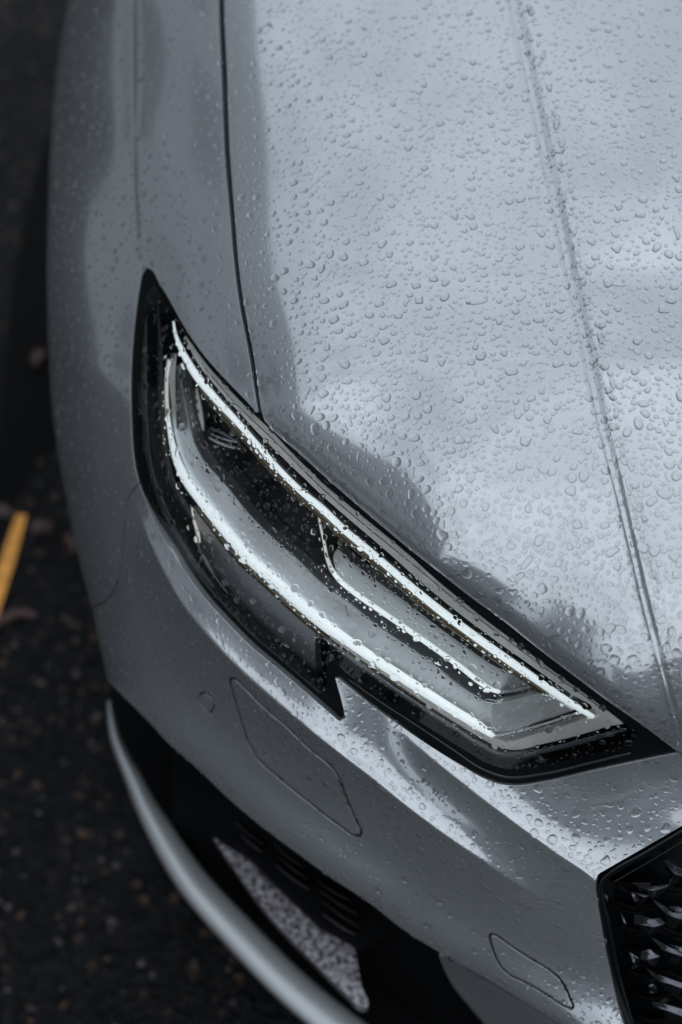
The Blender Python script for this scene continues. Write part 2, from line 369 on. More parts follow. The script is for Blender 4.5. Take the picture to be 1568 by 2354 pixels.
def prism(name, poly_uvz, m, parent, thick=.01, smooth=False):
    """a solid slab: its top outline (u,v,z) read from the photo, thickness straight down"""
    A = np.array(poly_uvz, float); P = Pd(A[:, 0], A[:, 1], depth_of_z(A[:, 0], A[:, 1], A[:, 2])); n = len(P)
    V = np.r_[P, P - [0, 0, thick]]; F_ = [list(range(n)), list(range(n, 2*n))[::-1]] + [(i, (i+1) % n, n+(i+1) % n, n+i) for i in range(n)]
    return link(name, V, F_, m, parent, smooth=smooth)

# ---- ground
def sheet(name, x0, x1, y0, y1, z, m):
    return link(name, [(x0, y0, z), (x1, y0, z), (x1, y1, z), (x0, y1, z)], [(0, 1, 2, 3)], m)
tag(sheet('ground', -400, 400, -400, 400, 0, ASPH), kind='structure')
def gpt(u, v, z=0.): return Pd(np.float64(u), np.float64(v), depth_of_z(u, v, z))
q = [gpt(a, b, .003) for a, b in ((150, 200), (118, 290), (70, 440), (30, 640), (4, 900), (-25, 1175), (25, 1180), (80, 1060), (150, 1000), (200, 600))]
tag(link('dark_ground_patch', q, [list(range(len(q)))], MATTE), kind='structure')  # flat matt black patch just above the asphalt beside the wing
# painted line
q = [gpt(38, 1180, .004), gpt(62, 1184, .004), gpt(36, 1285, .004), gpt(10, 1368, .004), gpt(-30, 1500, .004), gpt(-60, 1490, .004), gpt(-30, 1380, .004), gpt(5, 1275, .004)]
tag(link('painted_line', q, [list(range(8))], YEL), 'short yellow line painted on the dark asphalt beside the car', 'line')

# ---- bonnet, wing, bumper
edge_pts = np.concatenate([offset_line(SIL, -k) for k in (2, 5, 9, 14, 20, 28, 38, 50, 64)])
cre = np.concatenate([offset_line(CREASE, -k) for k in (-14, -8, -4, -1, 1, 4, 8, 13, 18, 24, 30, 38)])
hood_out = np.concatenate([SEAM_R, HOOD_LAMP[1:], [(1640, 1790), (1760, 1870), (1760, -60)]])
bonnet = panel('bonnet', hood_out, hood_d, PAINT, car, 15, creases=((CREASE, (10, 5, 2, 0, -2, -5, -9, -13, -17, -21, -26, -32, -40)), (HOOD_LAMP, (-8, -17, -30))), lip=.014, edge=.0004)
fsplit = spline([(210,1396),(240,1380),(268,1340),(277,1290),(284,1215),(297,1135),(318,1109)], 10)
lam_up = LAMP_LEFT[:np.argmin(np.hypot(LAMP_LEFT[:, 0]-317, LAMP_LEFT[:, 1]-1105)) + 1]
lam_lo = LAMP_LEFT[len(lam_up) - 1:]
silf = SIL[SIL[:, 1] < 1394]; silb = SIL[SIL[:, 1] > 1402]
wing_out = np.concatenate([silf, fsplit, lam_up[::-1], LAMP_TOP[1:], SEAM_L[::-1]])
wing = panel('front_wing', wing_out, fender_d, PAINT, car, 14, extra=edge_pts, creases=(([(303,-50),(303,100),(303,250),(304,350),(305,450),(308,510),(312,560)], (44, 32, 22, 15, 9, 4, 0, -4, -8, -13, -20)),), lip=.02, edge=.0004)
fs2 = fsplit + [0, 3.]; fs2[:, 0] += 3.2
COVER1 = spline([(526,1562),(530,1555),(540,1556),(560,1572),(601,1614),(656,1661),(726,1727),(759,1753),(781,1782),(799,1830),(822,1884),(834,1914),(830,1924),(818,1924),(777,1899),(711,1848),(638,1789),(587,1742),(568,1709),(546,1643),(530,1590)], 8, True)
COVER2 = spline([(1122,2150),(1126,2143),(1136,2144),(1170,2166),(1209,2192),(1270,2230),(1288,2245),(1304,2270),(1314,2294),(1321,2314),(1317,2321),(1304,2318),(1260,2292),(1209,2262),(1165,2240),(1148,2222),(1135,2198),(1126,2172)], 8, True)
th = np.linspace(0, 2*np.pi, 28, endpoint=False)
def ell(cx, cy, a, b, rot, k=1.): c_, s_ = math.cos(rot), math.sin(rot); x, y = a*k*np.cos(th), b*k*np.sin(th); return np.stack([cx + x*c_ - y*s_, cy + x*s_ + y*c_], -1)
SENS = ell(475, 1613, 15, 27, R(-28))
bump_out = np.concatenate([fs2[::-1][1:], silb, LOWEDGE[1:], [(1440, 2480)], GRILLE_EDGE[1:], GRILLE_COR[1:], GRILLE_TOP[1:], [(1760, 1780)], LAMP_BOT[::-1], NOTCH[::-1][1:], lam_lo[::-1][1:]])
bump_out = np.concatenate([fs2[::-1], silb, LOWEDGE[1:], [(1520, 2480)], GRILLE_EDGE[2:], GRILLE_COR[1:], GRILLE_TOP[1:], [(1760, 1740)], LAMP_BOT[::-1], NOTCH[::-1][1:], lam_lo[::-1][1:-1]])
rid = np.concatenate([offset_line(RIDGE2, k) for k in (-9, -4, -1, 1, 4, 9, 16)] + [offset_line(RIDGE1, k) for k in (-9, -4, -1, 1, 4, 9, 16)])
bumper = panel('front_bumper', bump_out, bumper_d, PAINT, car, 13, holes=(COVER1, COVER2, SENS), extra=edge_pts, creases=((RIDGE2, (-14, -9, -5, -2, 0, 2, 5, 9, 14)), (RIDGE1, (-14, -9, -5, -2, 0, 2, 5, 9, 14))), lip=.018, edge=.0004)
def shrink(loop, k):
    L = np.array(loop)[:, :2]; q = offset_line(np.r_[L[-3:], L, L[:3]], k)[3:-3]
    c = L.mean(0)
    if np.hypot(*(q - c).T).mean() > np.hypot(*(L - c).T).mean(): q = offset_line(np.r_[L[-3:], L, L[:3]], -k)[3:-3]
    return q
panel('washer_cover', shrink(COVER1, 8), bumper_d, PAINT, bumper, 14, lip=.006, edge=.0005)
panel('towing_eye_cover', shrink(COVER2, 7.5), bumper_d, PAINT, bumper, 14, lip=.006, edge=.0005)
panel('parking_sensor', ell(475, 1613, 15, 27, R(-28), .74), bumper_d, PAINT, bumper, 8, lip=.006, edge=.0006)


# ---- dark structure behind the seams
LAMPALL = np.concatenate([LAMP_TOP, [(599, 957)], HOOD_LAMP, [(1700, 1700)], LAMP_BOT[::-1][1:], NOTCH[::-1][1:], LAMP_LEFT[::-1][1:-1]])
BODYALL = np.concatenate([SIL + [10, 0], LOWEDGE[1:] + [5, -8], [(1430, 2390), (1380, 2250), (1376, 2100), (1376, 2030), (1420, 2000), (1600, 1895), (1740, 1815), (1740, -50)]])
panel('inner_body', BODYALL, lambda u, v: base_depth(u, v) + curl(u, v) + .022, MATTE, car, 24, holes=(shrink(LAMPALL, 12) if False else LAMPALL,), lip=.06)
# wheel-side, sill and underside: the body goes on down behind its visible edge
def wall(name, line, fn, m, parent, steps):
    L = np.array(line)[:, :2]; P = P3(fn, L[:, 0], L[:, 1]); rows = [P]
    for (dx, dy, z) in steps: q = P + [dx, dy, 0]; q[:, 2] = z if z > 0 else P[:, 2] + z; rows.append(q)
    A = np.array(rows); nr, nl = A.shape[:2]; V = A.reshape(-1, 3); F_ = [(i*nl+j, i*nl+j+1, (i+1)*nl+j+1, (i+1)*nl+j) for i in range(nr-1) for j in range(nl-1)]
    return link(name, V, F_, m, parent)
wall('wing_side', silf, lambda u, v: fender_d(u, v) + .001, PAINT, car, [(.02, .02, -.03), (.05, .04, -.1), (.08, .05, -.2)])
wall('wheel_arch_liner', silf, lambda u, v: fender_d(u, v) + .01, MATTE, car, [(.09, .06, -.2), (.12, .08, .16)])
ub = [(-.22, .62, .17), (.10, .42, .17), (1.6, .42, .17), (1.6, 3.2, .17), (-.24, 3.2, .17), (-.26, 1.3, .17)]
V = ub + [(x + .03, y + .03, .42) for x, y, z in ub]; n = len(ub)
link('underbody', V, [list(range(n))[::-1], list(range(n, 2*n))] + [(i, (i+1) % n, n+(i+1) % n, n+i) for i in range(n)], MATTE, car, smooth=False)

# ---------------------------------------------------------------- headlamp
APER = np.concatenate([
 spline([(352,655),(385,700),(424,762),(468,826),(520,886),(575,942),(625,989),(653,1020),(721,1088),(794,1152),(868,1213),(941,1274),(993,1322),(1085,1398),(1177,1469),(1287,1552),(1360,1605),(1440,1664)], 12),
 spline([(1440,1664),(1462,1690),(1455,1704),(1360,1735),(1250,1760),(1180,1768),(1150,1764),(1110,1750)], 8)[1:],
 spline([(1110,1750),(1059,1718),(993,1677),(919,1628),(847,1580),(800,1550),(762,1522),(750,1540),(752,1570),(745,1592),(730,1590)], 10)[1:],
 spline([(730,1590),(690,1555),(650,1520),(590,1470),(540,1420),(485,1360),(440,1306),(400,1245),(365,1185),(340,1110),(324,1040),(318,960),(317,880),(320,800),(328,730),(338,680),(352,655)], 12)[1:-1]])
lamp = panel('headlamp', LAMPALL, off(lamp_d, .003), RUBBER, car, 14, holes=(APER,), lip=.02, edge=.0008)
tag(lamp, 'black rimmed headlamp with three lit white light strips')
panel('lamp_tray', APER, off(lamp_d, .062), BLACK, lamp, 22, lip=0)
wallL = np.r_[APER, APER[:1]]
wall2 = lambda: None
A0 = P3(off(lamp_d, .004), wallL[:, 0], wallL[:, 1]); A1 = P3(off(lamp_d, .065), wallL[:, 0], wallL[:, 1]); nl = len(A0)
link('lamp_wall', np.r_[A0, A1], [(j, j+1, nl+j+1, nl+j) for j in range(nl-1)], BLACK, lamp)
# pale bezel along the top and round the inner corner
panel('bezel', np.concatenate([
 spline([(425,772),(478,838),(544,914),(625,992),(698,1064),(721,1092),(794,1156),(868,1217),(941,1278),(1033,1355),(1085,1402),(1177,1473),(1287,1556),(1360,1608),(1432,1663)], 12),
 spline([(1432,1663),(1400,1668),(1360,1680),(1250,1708),(1175,1722),(1151,1717),(1100,1692),(1048,1660),(993,1625),(900,1562),(820,1508),(760,1466)], 9)[1:],
 spline([(757,1460),(820,1500),(900,1552),(993,1613),(1048,1648),(1103,1682),(1151,1704),(1250,1683),(1330,1661),(1374,1648)], 9),
 spline([(1374,1648),(1372,1638),(1310,1592),(1220,1528),(1130,1464),(1040,1396),(970,1338),(911,1285),(855,1236),(801,1190),(744,1140),(700,1098),(650,1050),(600,1000),(552,948),(500,890),(452,828),(425,772)], 12)[1:-1]]),
 lambda u, v: lamp_d(u, v) + .012, BEZEL, lamp, 10, lip=.02, edge=.0008)
def line_groove(name, pts, w, k, m, bulge=.0012): return ribbon(name, [(a, b, w) for a, b in pts], off(lamp_d, k), m, lamp, bulge=bulge, n=5, skirt=.004)
line_groove('bezel_groove', [(470,845),(540,925),(640,1022),(740,1122),(830,1200),(950,1298),(1060,1390),(1180,1482),(1290,1562),(1380,1625)], 1.6, .0118, MATTE)
# light strips
UP = [(399,738,5),(403,765,7),(416,800,12),(447,856,18),(493,913,17),(544,968,15),(588,1018,14),(643,1080,14),(698,1134,15),(736,1165,17),(794,1220,16),(849,1266,17),(904,1313,17),(959,1360,18),(1033,1419,19),(1067,1444,19),(1122,1484,19),(1213,1548,18),(1305,1611,16),(1364,1648,12)]
ribbon('upper_light_strip', UP, off(lamp_d, .014), GUIDE, lamp, bulge=.006)
UE = [(u - 11, v + 11, 11) for u, v, w in UP[4:-1]]
ribbon('strip_edge', UE, off(lamp_d, .022), AMBER, lamp, bulge=.003)
ribbon('strip_edge', [(430,842,8),(455,880,10),(482,922,11)], off(lamp_d, .022), AMBER, lamp, bulge=.003)
ribbon('strip_shadow_gap', [(u + 8.5, v - 8.5, 5) for u, v, w in UP[3:-2]], off(lamp_d, .0165), BLACK, lamp, bulge=.001, n=5)
LOW = [(390,826,10),(385,853,9),(383,904,9),(386,959,10),(395,1014,13),(409,1062,19),(431,1106,23),(464,1150,25),(508,1205,27),(575,1283,28),(630,1332,28),(685,1383,28),(740,1430,28),(794,1471,28),(849,1509,28),(920,1556,28),(993,1603,27),(1048,1638,26),(1103,1671,24),(1133,1692,14)]
ribbon('lower_light_strip', LOW[3:], off(lamp_d, .018), GUIDE, lamp, bulge=.008)
ribbon('strip_tail', LOW[:4], off(lamp_d, .018), GUIDED, lamp, bulge=.004)
ribbon('strip_tail', [(400,812,14),(397,850,15),(398,905,13),(402,950,8),(406,985,4)], off(lamp_d, .028), SATIN, lamp, bulge=.003)
MID = [(733,1187,6),(738,1215,6),(745,1245,7),(753,1285,9),(762,1308,11),(778,1330,12),(813,1360,13),(868,1399,13),(941,1449,13),(1014,1500,13),(1066,1538,13),(1100,1565,13),(1125,1582,12),(1148,1590,11)]
ribbon('middle_light_strip', MID[4:], off(lamp_d, .030), GUIDE, lamp, bulge=.006)
ribbon('strip_stem', MID[:5], off(lamp_d, .030), GUIDED, lamp, bulge=.004)
ribbon('chrome_return', [(1146,1591,11),(1175,1588,10),(1205,1582,10),(1236,1573,9)], off(lamp_d, .030), CHROME, lamp, bulge=.005)
ribbon('chrome_return', [(1134,1693,12),(1160,1690,15),(1209,1678,17),(1265,1663,17),(1325,1644,16),(1350,1640,11)], off(lamp_d, .020), CHROME, lamp, bulge=.006)
ribbon('strip_edge', [(1150,1706,7),(1200,1697,8),(1265,1680,9),(1330,1660,8)], off(lamp_d, .022), AMBER, lamp, bulge=.002)
ribbon('strip_edge', [(u - w * .35 - 7, v + w * .35 + 7, 9) for u, v, w in LOW[7:-1]], off(lamp_d, .026), AMBER, lamp, bulge=.002)
# satin reflector shelves
P1T = [(412,838),(420,904),(431,959),(445,1014),(466,1055),(515,1110),(575,1184),(622,1231),(685,1287),(740,1341),(802,1386),(868,1439),(941,1489),(996,1527),(1048,1570),(1090,1598),(1120,1614),(1140,1616),(1180,1608),(1232,1595)]
P1 = np.concatenate([spline(P1T, 10), spline([(1232,1595),(1262,1598),(1318,1632)], 10)[1:], spline([(1318,1632),(1250,1655),(1150,1682),(1136,1680)], 8)[1:],
      spline([(1136,1680),(1103,1660),(1048,1626),(993,1590),(920,1543),(849,1496),(794,1458),(740,1417),(685,1369),(630,1318),(575,1268),(515,1196),(474,1142),(441,1098),(420,1056),(405,1010),(396,955),(396,900),(400,850),(412,838)], 10)[1:-1]])
P1Tl = spline(P1T, 20)
def p1d(u, v):
    s, f = sdist(u, v, P1Tl); s = np.abs(s); c = np.array(u) - 1130
    return lamp_d(u, v) + .030 - .010 * np.exp(-(s / 5.) ** 2) * .3 + .012 * np.exp(-(s / 60.)) - .002 * np.exp(-(c / 10.) ** 2) * sm((np.array(v) - 1600) / 20) - .010 * sm(c / 12.)
panel('lower_reflector_shelf', P1, p1d, SATIN, lamp, 8, lip=.02, edge=.001)
panel('reflector_end', np.concatenate([spline([(1134,1622),(1180,1611),(1236,1598),(1262,1601),(1314,1632)], 9), spline([(1314,1632),(1250,1652),(1150,1679),(1139,1677),(1134,1622)], 9)[1:-1]]), lambda u, v: lamp_d(u, v) + .017, mat('reflector_lit_tone', (.50, .505, .51), .35, .35, .2), lamp, 8, lip=.012, edge=.001)  # paler than the shelf: the colour carries the light this end catches
ribbon('shelf_edge', [(a, b, 2.6) for a, b in P1T[3:-2]], off(lamp_d, .036), SATIN, lamp, bulge=.002, n=5, skirt=.003)
P2U = [(776,1262),(790,1276),(809,1293),(868,1338),(941,1392),(1033,1462),(1085,1499),(1122,1524),(1147,1538),(1173,1544),(1182,1538)]
P2 = np.concatenate([spline(P2U, 9), [(1212,1562), (1236,1572)], spline([(1232,1574),(1200,1578),(1150,1583),(1125,1574),(1096,1555),(1066,1530),(1014,1492),(941,1441),(868,1391),(813,1352),(785,1328),(770,1300),(768,1275),(776,1262)], 9)[1:-1]])
P2l = spline(P2U, 20)
def p2d(u, v):
    s, f = sdist(u, v, P2l); return lamp_d(u, v) + .040 - .006 * np.exp(-np.abs(s) / 30.)
panel('inner_reflector_shelf', P2, p2d, SATIN, lamp, 8, lip=.015, edge=.001)
ribbon('shelf_edge', [(a, b, 2.2) for a, b in P2U[1:-1]], off(lamp_d, .036), SATIN, lamp, bulge=.002, n=5, skirt=.003)
P3o = np.concatenate([spline([(444,1166),(470,1192),(500,1232),(560,1300),(620,1352),(680,1400),(722,1434),(724,1462)], 10), spline([(724,1462),(722,1500),(728,1560)], 10)[1:], spline([(728,1560),(700,1536),(660,1500),(610,1452),(560,1402),(510,1345),(470,1290),(452,1240),(444,1166)], 10)[1:-1]])
P3l = spline([(452,1240),(510,1345),(610,1452),(728,1562)], 20)
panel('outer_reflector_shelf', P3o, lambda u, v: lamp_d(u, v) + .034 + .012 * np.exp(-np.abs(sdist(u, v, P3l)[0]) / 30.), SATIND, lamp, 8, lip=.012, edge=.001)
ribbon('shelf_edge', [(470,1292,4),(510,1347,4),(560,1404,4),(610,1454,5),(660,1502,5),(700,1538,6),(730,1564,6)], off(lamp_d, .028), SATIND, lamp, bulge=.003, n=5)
ribbon('chrome_fin', [(441,1166,4),(447,1200,6),(455,1225,8),(459,1247,6)], off(lamp_d, .024), GUIDED, lamp, bulge=.003)
# projector parts in the dark chamber
ribbon('projector_bar', [(452,892,6),(456,920,12),(461,950,13),(466,975,9),(468,990,4)], off(lamp_d, .045), BEZEL, lamp, bulge=.004)
ribbon('projector_ring', [(479,1004,4),(486,1009,8),(505,1018,9),(530,1027,9),(562,1033,6)], off(lamp_d, .046), CHROME, lamp, bulge=.005)
ribbon('projector_ring', [(484,996,3),(500,1004,6),(525,1012,7),(548,1017,5)], off(lamp_d, .048), CHROME, lamp, bulge=.004)
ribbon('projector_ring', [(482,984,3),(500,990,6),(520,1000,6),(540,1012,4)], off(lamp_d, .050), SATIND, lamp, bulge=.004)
# stepped ribs of the housing on the outer side
RIB = mat('housing_rib', (.030, .031, .034), .22, spec=.6)
ribbon('housing_rib', [(338,690,6),(330,740,18),(327,800,24),(325,880,26),(327,960,26),(333,1040,26),(348,1110,26),(372,1170,26),(405,1235,24),(445,1295,20),(490,1352,14)], off(lamp_d, .012), RIB, lamp, bulge=.003)
ribbon('housing_rib', [(362,700,5),(366,760,9),(368,830,13),(369,900,13),(372,970,13),(380,1040,13),(394,1100,14),(420,1155,15),(440,1190,12)], off(lamp_d, .030), RIB, lamp, bulge=.003)
ribbon('housing_rib', [(742,1466,5),(800,1510,11),(870,1560,12),(950,1614,12),(1040,1672,12),(1110,1716,14),(1150,1734,14),(1200,1733,13),(1290,1716,13),(1380,1692,12),(1440,1675,8)], off(lamp_d, .009), mat('lens_edge', (.09, .10, .115), .12, .3, .5), lamp, bulge=.004)
ribbon('housing_rib', [(800,1560,4),(870,1610,5),(950,1662,5),(1040,1722,6),(1110,1768,7),(1160,1785,8),(1250,1778,8),(1360,1752,7),(1450,1730,5)], off(lamp_d, .0035), RIB, lamp, bulge=.0025)
th_ = ell(758, 1518, 9, 15, R(10)); panel('adjuster_cap', th_, lambda u, v: lamp_d(u, v) + .012 - .004 * np.exp(-(((u-758)/8)**2 + ((v-1518)/12)**2)), RIB, lamp, 5, lip=.01)
panel('lens', shrink(APER, 3) if False else APER, lambda u, v: lamp_d(u, v) - .0008, LENS, lamp, 16, lip=0)

# ---------------------------------------------------------------- grille
gz = lambda u, v: base_depth(u, v)
GOUT = np.concatenate([GRILLE_EDGE[1:] + [1.5, 0], GRILLE_COR[1:] + [1.5, 1.5], GRILLE_TOP[1:] + [0, 2.5], [(1760, 1830), (1760, 2500)]])
def gdepth(u, v):                                   # plane through the frame, leaning like the nose
    return 1 / (1/1.445 + (np.asarray(u, float)-1400)*6e-6 + (np.asarray(v, float)-2100)*-2.0e-5)
gd0 = lambda u, v: np.maximum(base_depth(np.clip(u, 0, 1750), v), 0) 
grille = panel('grille', GOUT, lambda u, v: gd0(u, v) + .075, BLACK, car, 20, lip=0)
# surround: a black frame just inside the opening
G_in = [(1392,2070),(1398,2045),(1410,2026),(1568,1933),(1700,1858)]
fr_line = [(1480,2460,22),(1447,2353,22),(1413,2225,20),(1392,2113,18),(1382,2062,16),(1381,2038,14),(1390,2018,14),(1412,2000,15),(1470,1968,16),(1568,1911,17),(1700,1836,18)]
ribbon('grille_frame', fr_line, lambda u, v: gd0(u, v) + .006, BLACK, grille, bulge=.003, skirt=.07)
ribbon('grille_frame_rim', [(1408,2028,2.2),(1440,2010,2.2),(1500,1975,2.2),(1568,1934,2.2),(1640,1890,2.2)], lambda u, v: gd0(u, v) + .012, RIB, grille, bulge=.002, skirt=.05, n=5)
def crop(x, y): return 1321.6 + x * .1943, 1896.1 + y * .1943
BL = [ # facets seen in the mesh, (x, y) read off an enlargement: (top edge pts), (bottom edge pts)
 [(1050,432),(1100,405),(1185,480),(1269,522),(1269,595),(1190,570),(1110,500)],
 [(648,680),(890,678),(870,725),(960,722),(1135,695),(1060,730),(915,770),(860,752),(760,722)],
 [(918,878),(1055,960),(1150,1035),(1269,1030),(1269,1110),(1180,1085),(1080,1035),(990,960)],
 [(705,1055),(835,1085),(900,1115),(1000,1100),(1068,1160),(940,1197),(780,1170),(700,1165)],
 [(865,1298),(1020,1392),(1120,1450),(1269,1500),(1269,1545),(1180,1515),(1040,1470),(960,1390)],
 [(785,1490),(890,1470),(940,1520),(1005,1550),(850,1590),(775,1582)],
 [(818,1665),(960,1765),(1060,1795),(1150,1830),(1269,1870),(1269,1925),(1120,1870),(1000,1840),(900,1765)],
 [(910,2085),(1020,2100),(1269,2180),(1269,2255),(1100,2190),(930,2140)],
 [(1120,965),(1200,960),(1269,985),(1269,1018),(1190,1000),(1140,990)],
 [(1105,1405),(1180,1425),(1269,1450),(1269,1500),(1200,1450)],
 [(660,785),(820,825),(875,835),(820,845)],[(870,1890),(940,1880),(900,1905),(872,1903)],
 [(535,1020),(555,1060),(605,1165),(580,1140),(545,1060)],[(640,1500),(705,1590),(700,1625),(675,1600)],[(318,780),(385,840),(380,860),(320,830)]]
for b in BL:
    q = [crop(x, y) for x, y in b]; c = np.mean(q, 0)
    fn = (lambda c: (lambda u, v: gd0(np.asarray(u, float), v) + .032 + (np.asarray(v, float) - c[1]) * -.0004 + np.abs(np.asarray(u, float) - c[0]) * .00012))(c)
    panel('grille_blade', q, fn, BLADE, grille, 6, lip=.022, edge=.0006)
# dark body of the mesh between the facets
for k in range(7):
    v0 = 2030 + k * 52
    ribbon('grille_bar', [(1405 + k*9, v0 - 8, 10), (1450 + k*9, v0 + 6, 15), (1500 + k*8, v0 - 3, 12), (1550 + k*6, v0 + 14, 15), (1620, v0 + 8, 12), (1700, v0 + 20, 14)], lambda u, v: gd0(u, v) + .066, MATTE, grille, bulge=.008, n=7)

# ---------------------------------------------------------------- lower intake, louvres and splitter
def zd(z): return lambda u, v: depth_of_z(u, v, z)
LE2 = LOWEDGE[:, :2]
intake_out = np.concatenate([LE2 + [6, -6], [(1400, 2560), (1000, 2620), (700, 2400)], spline([(690,2310),(560,2170),(450,2040),(372,1920),(315,1810),(280,1730),(252,1620)], 14)])
intake = panel('lower_intake', intake_out, lambda u, v: depth_of_z(u, v, .16 + .0 * np.asarray(u)), MATTE, car, 24, lip=.05)
SH = [(453,1860),(470,1868),(506,1900),(570,1958),(649,2019),(730,2090),(811,2165),(818,2200),(828,2260),(841,2312),(832,2312),(800,2284),(768,2254),(700,2185),(625,2107),(570,2035),(525,1971),(480,1905)]
shelf = panel('wet_ledge_sheen', spline(SH, 9, True), zd(.30), SHELF, intake, 9, lip=.02)
def c7(x, y): return 172.4 + x * .4764, 1666.3 + y * .4764
for a, b in [((770,410),(900,520)),((775,462),(908,577)),((800,520),(905,610)),((962,575),(1105,688)),((975,622),(1122,742)),((965,668),(1132,792)),((1172,752),(1342,852)),((1178,792),(1362,912)),((1195,850),(1372,972)),((1195,905),(1355,1010))]:
    p, q = c7(*a), c7(*b); m_ = ((p[0]+q[0])/2 - 2, (p[1]+q[1])/2 + 2)
    ribbon('louvre_slat', [(p[0], p[1], 4), (m_[0], m_[1], 8), (q[0], q[1], 5)], zd(.37), SLAT, intake, bulge=.006, skirt=.03)
panel('louvre_panel', [c7(740,380), c7(950,470), c7(1250,690), c7(1480,900), c7(1500,1010), c7(1380,1060), c7(1180,950), c7(960,740), c7(780,560)], zd(.34), MATTE, intake, 14, lip=.02)
SP = [(251,1610,10),(256,1650,18),(264,1690,24),(281,1735,30),(306,1787,40),(330,1840,48),(365,1904,60),(441,2023,74),(548,2143,82),(665,2262,86),(756,2340,88),(860,2420,90),(980,2510,90)]
def spl_fn(u, v): return depth_of_z(u, v, .275 - .00004 * (np.asarray(u, float) - 250))
def sp_ribbon():
    o = ribbon('front_splitter', SP, spl_fn, mat('wet_satin_grey', (.40, .425, .44), .42, .6, .25, .2), car, bulge=.013, n=17, skirt=.02, step=10); return o
sp_ribbon()
PI_ = [(1012,2200),(1106,2254),(1209,2316),(1280,2362),(1330,2400),(1160,2400),(1118,2356),(1080,2312),(1043,2266),(1022,2226)]
panel('lower_bumper_return', spline(PI_, 10, True), lambda u, v: depth_of_z(u, v, .40 - .0013 * (np.asarray(v, float) - 2200)) , PAINT, car, 10, lip=.02, edge=.0012)

# ---------------------------------------------------------------- litter on the ground
def leaf(u, v, s, rot, label):
    p = gpt(u, v, .012); a = np.linspace(0, 1, 9); V = []; F_ = []
    for i, t_ in enumerate(a):
        w_ = s * .45 * math.sin(math.pi * min(1, t_ * 1.02)) ** .8
        for k in (-1, 0, 1):
            x, y = (t_ - .5) * s * 1.6, k * w_; zz = .010 * abs(k) + .012 * math.sin(t_ * 3)
            V.append((p[0] + x*math.cos(rot) - y*math.sin(rot), p[1] + x*math.sin(rot) + y*math.cos(rot), p[2] + zz))
    for i in range(8):
        for k in range(2): j = i*3+k; F_.append((j, j+1, j+4, j+3))
    o = link('fallen_leaf', V, F_, LEAFM); tag(o, label, 'leaf', 'fallen leaves beside the car'); return o
leaf(92, 830, .028, 1.2, 'small reddish leaf lying closest to the wing of the car')
leaf(100, 1222, .03, .6, 'reddish brown leaf lying just right of the yellow line end')
leaf(166, 1255, .03, 2.0, 'tiny orange brown leaf against the bumper corner')
leaf(4, 1190, .03, .2, 'brown leaf lying left of the yellow line tip')
p = [gpt(a, b, .008) for a, b in ((-40, 1450), (0, 1428), (35, 1410), (62, 1408), (84, 1418))]
def tube(name, P, r, m, parent=None):
    V = []; F_ = []; P = np.array(P)
    for i, c in enumerate(P):
        t_ = P[min(i+1, len(P)-1)] - P[max(i-1, 0)]; t_ /= np.linalg.norm(t_); s_ = np.cross(t_, [0, 0, 1]); s_ /= np.linalg.norm(s_); u_ = np.cross(s_, t_)
        rr = r * (1 - .5 * i / len(P))
        for k in range(7): V.append(c + rr * (math.cos(k*.8976) * s_ + math.sin(k*.8976) * u_))
    for i in range(len(P)-1):
        for k in range(7): F_.append((i*7+k, i*7+(k+1) % 7, (i+1)*7+(k+1) % 7, (i+1)*7+k))
    return link(name, V, F_, m, parent)
tag(tube('twig', p, .010, TWIG), 'thin brown twig curving on the asphalt below the yellow line', 'twig')
nst = 900; gx = rng.uniform(-1.2, -.1, nst); gy = rng.uniform(.2, 2.6, nst); V = []; F_ = []
for x, y in zip(gx, gy):
    r_ = .0025 + .005 * rng.random() ** 3; b = len(V)
    for k in range(5): a_ = k * 1.2566 + rng.random(); V.append((x + r_*math.cos(a_), y + r_*math.sin(a_), .0005))
    V.append((x, y, r_ * .8)); F_ += [(b+k, b+(k+1) % 5, b+5) for k in range(5)]
tag(link('asphalt_grit', V, F_, mat('wet_grit_glints', (.045, .041, .041), .2, noise=(60, .1, 3.0)), smooth=False), kind='stuff')  # wet grit, some grains coloured brighter to stand for glints

# ---------------------------------------------------------------- surroundings that the wet paint mirrors
BRICKM = mat('grey_render', (.34, .345, .35), .8, noise=(3, .8, 1.15)); ROOFM = mat('roof_slate', (.16, .165, .17), .6); GLS = mat('window_glass', (.02, .025, .03), .08)
def box(x0, x1, y0, y1, z0, z1):
    return [(x0,y0,z0),(x1,y0,z0),(x1,y1,z0),(x0,y1,z0),(x0,y0,z1),(x1,y0,z1),(x1,y1,z1),(x0,y1,z1)], [(0,3,2,1),(4,5,6,7),(0,1,5,4),(1,2,6,5),(2,3,7,6),(3,0,4,7)]
def house(loc, rot, L, D, H, label):
    h = empty('house', loc, label=label, cat='house') ; h.rotation_euler = (0, 0, rot)
    def sub(name, V, F_, m, par=h):
        me = bpy.data.meshes.new(name); me.from_pydata(V, [], F_); me.materials.append(m); o = bpy.data.objects.new(name, me); S.collection.objects.link(o); o.parent = par; return o
    sub('wall', *box(-L/2, L/2, 0, D, 0, H), BRICKM)
    sub('roof', [(-L/2-.3, -.3, H), (L/2+.3, -.3, H), (L/2+.3, D+.3, H), (-L/2-.3, D+.3, H), (-L/2-.3, D/2, H+1.6), (L/2+.3, D/2, H+1.6)], [(0,1,5,4),(2,3,4,5),(0,4,3),(1,2,5),(0,3,2,1)], ROOFM)
    for i in range(int(L // 2.4)):
        for zf in (1., 3.8, 6.6):
            if zf + 1.5 < H:
                x = -L/2 + 1.2 + i * 2.4; w_ = sub('window', *box(x-.6, x+.6, -.05, .02, zf, zf+1.4), ROOFM); sub('pane', *box(x-.52, x+.52, -.07, -.055, zf+.08, zf+1.32), GLS, w_)
    return h
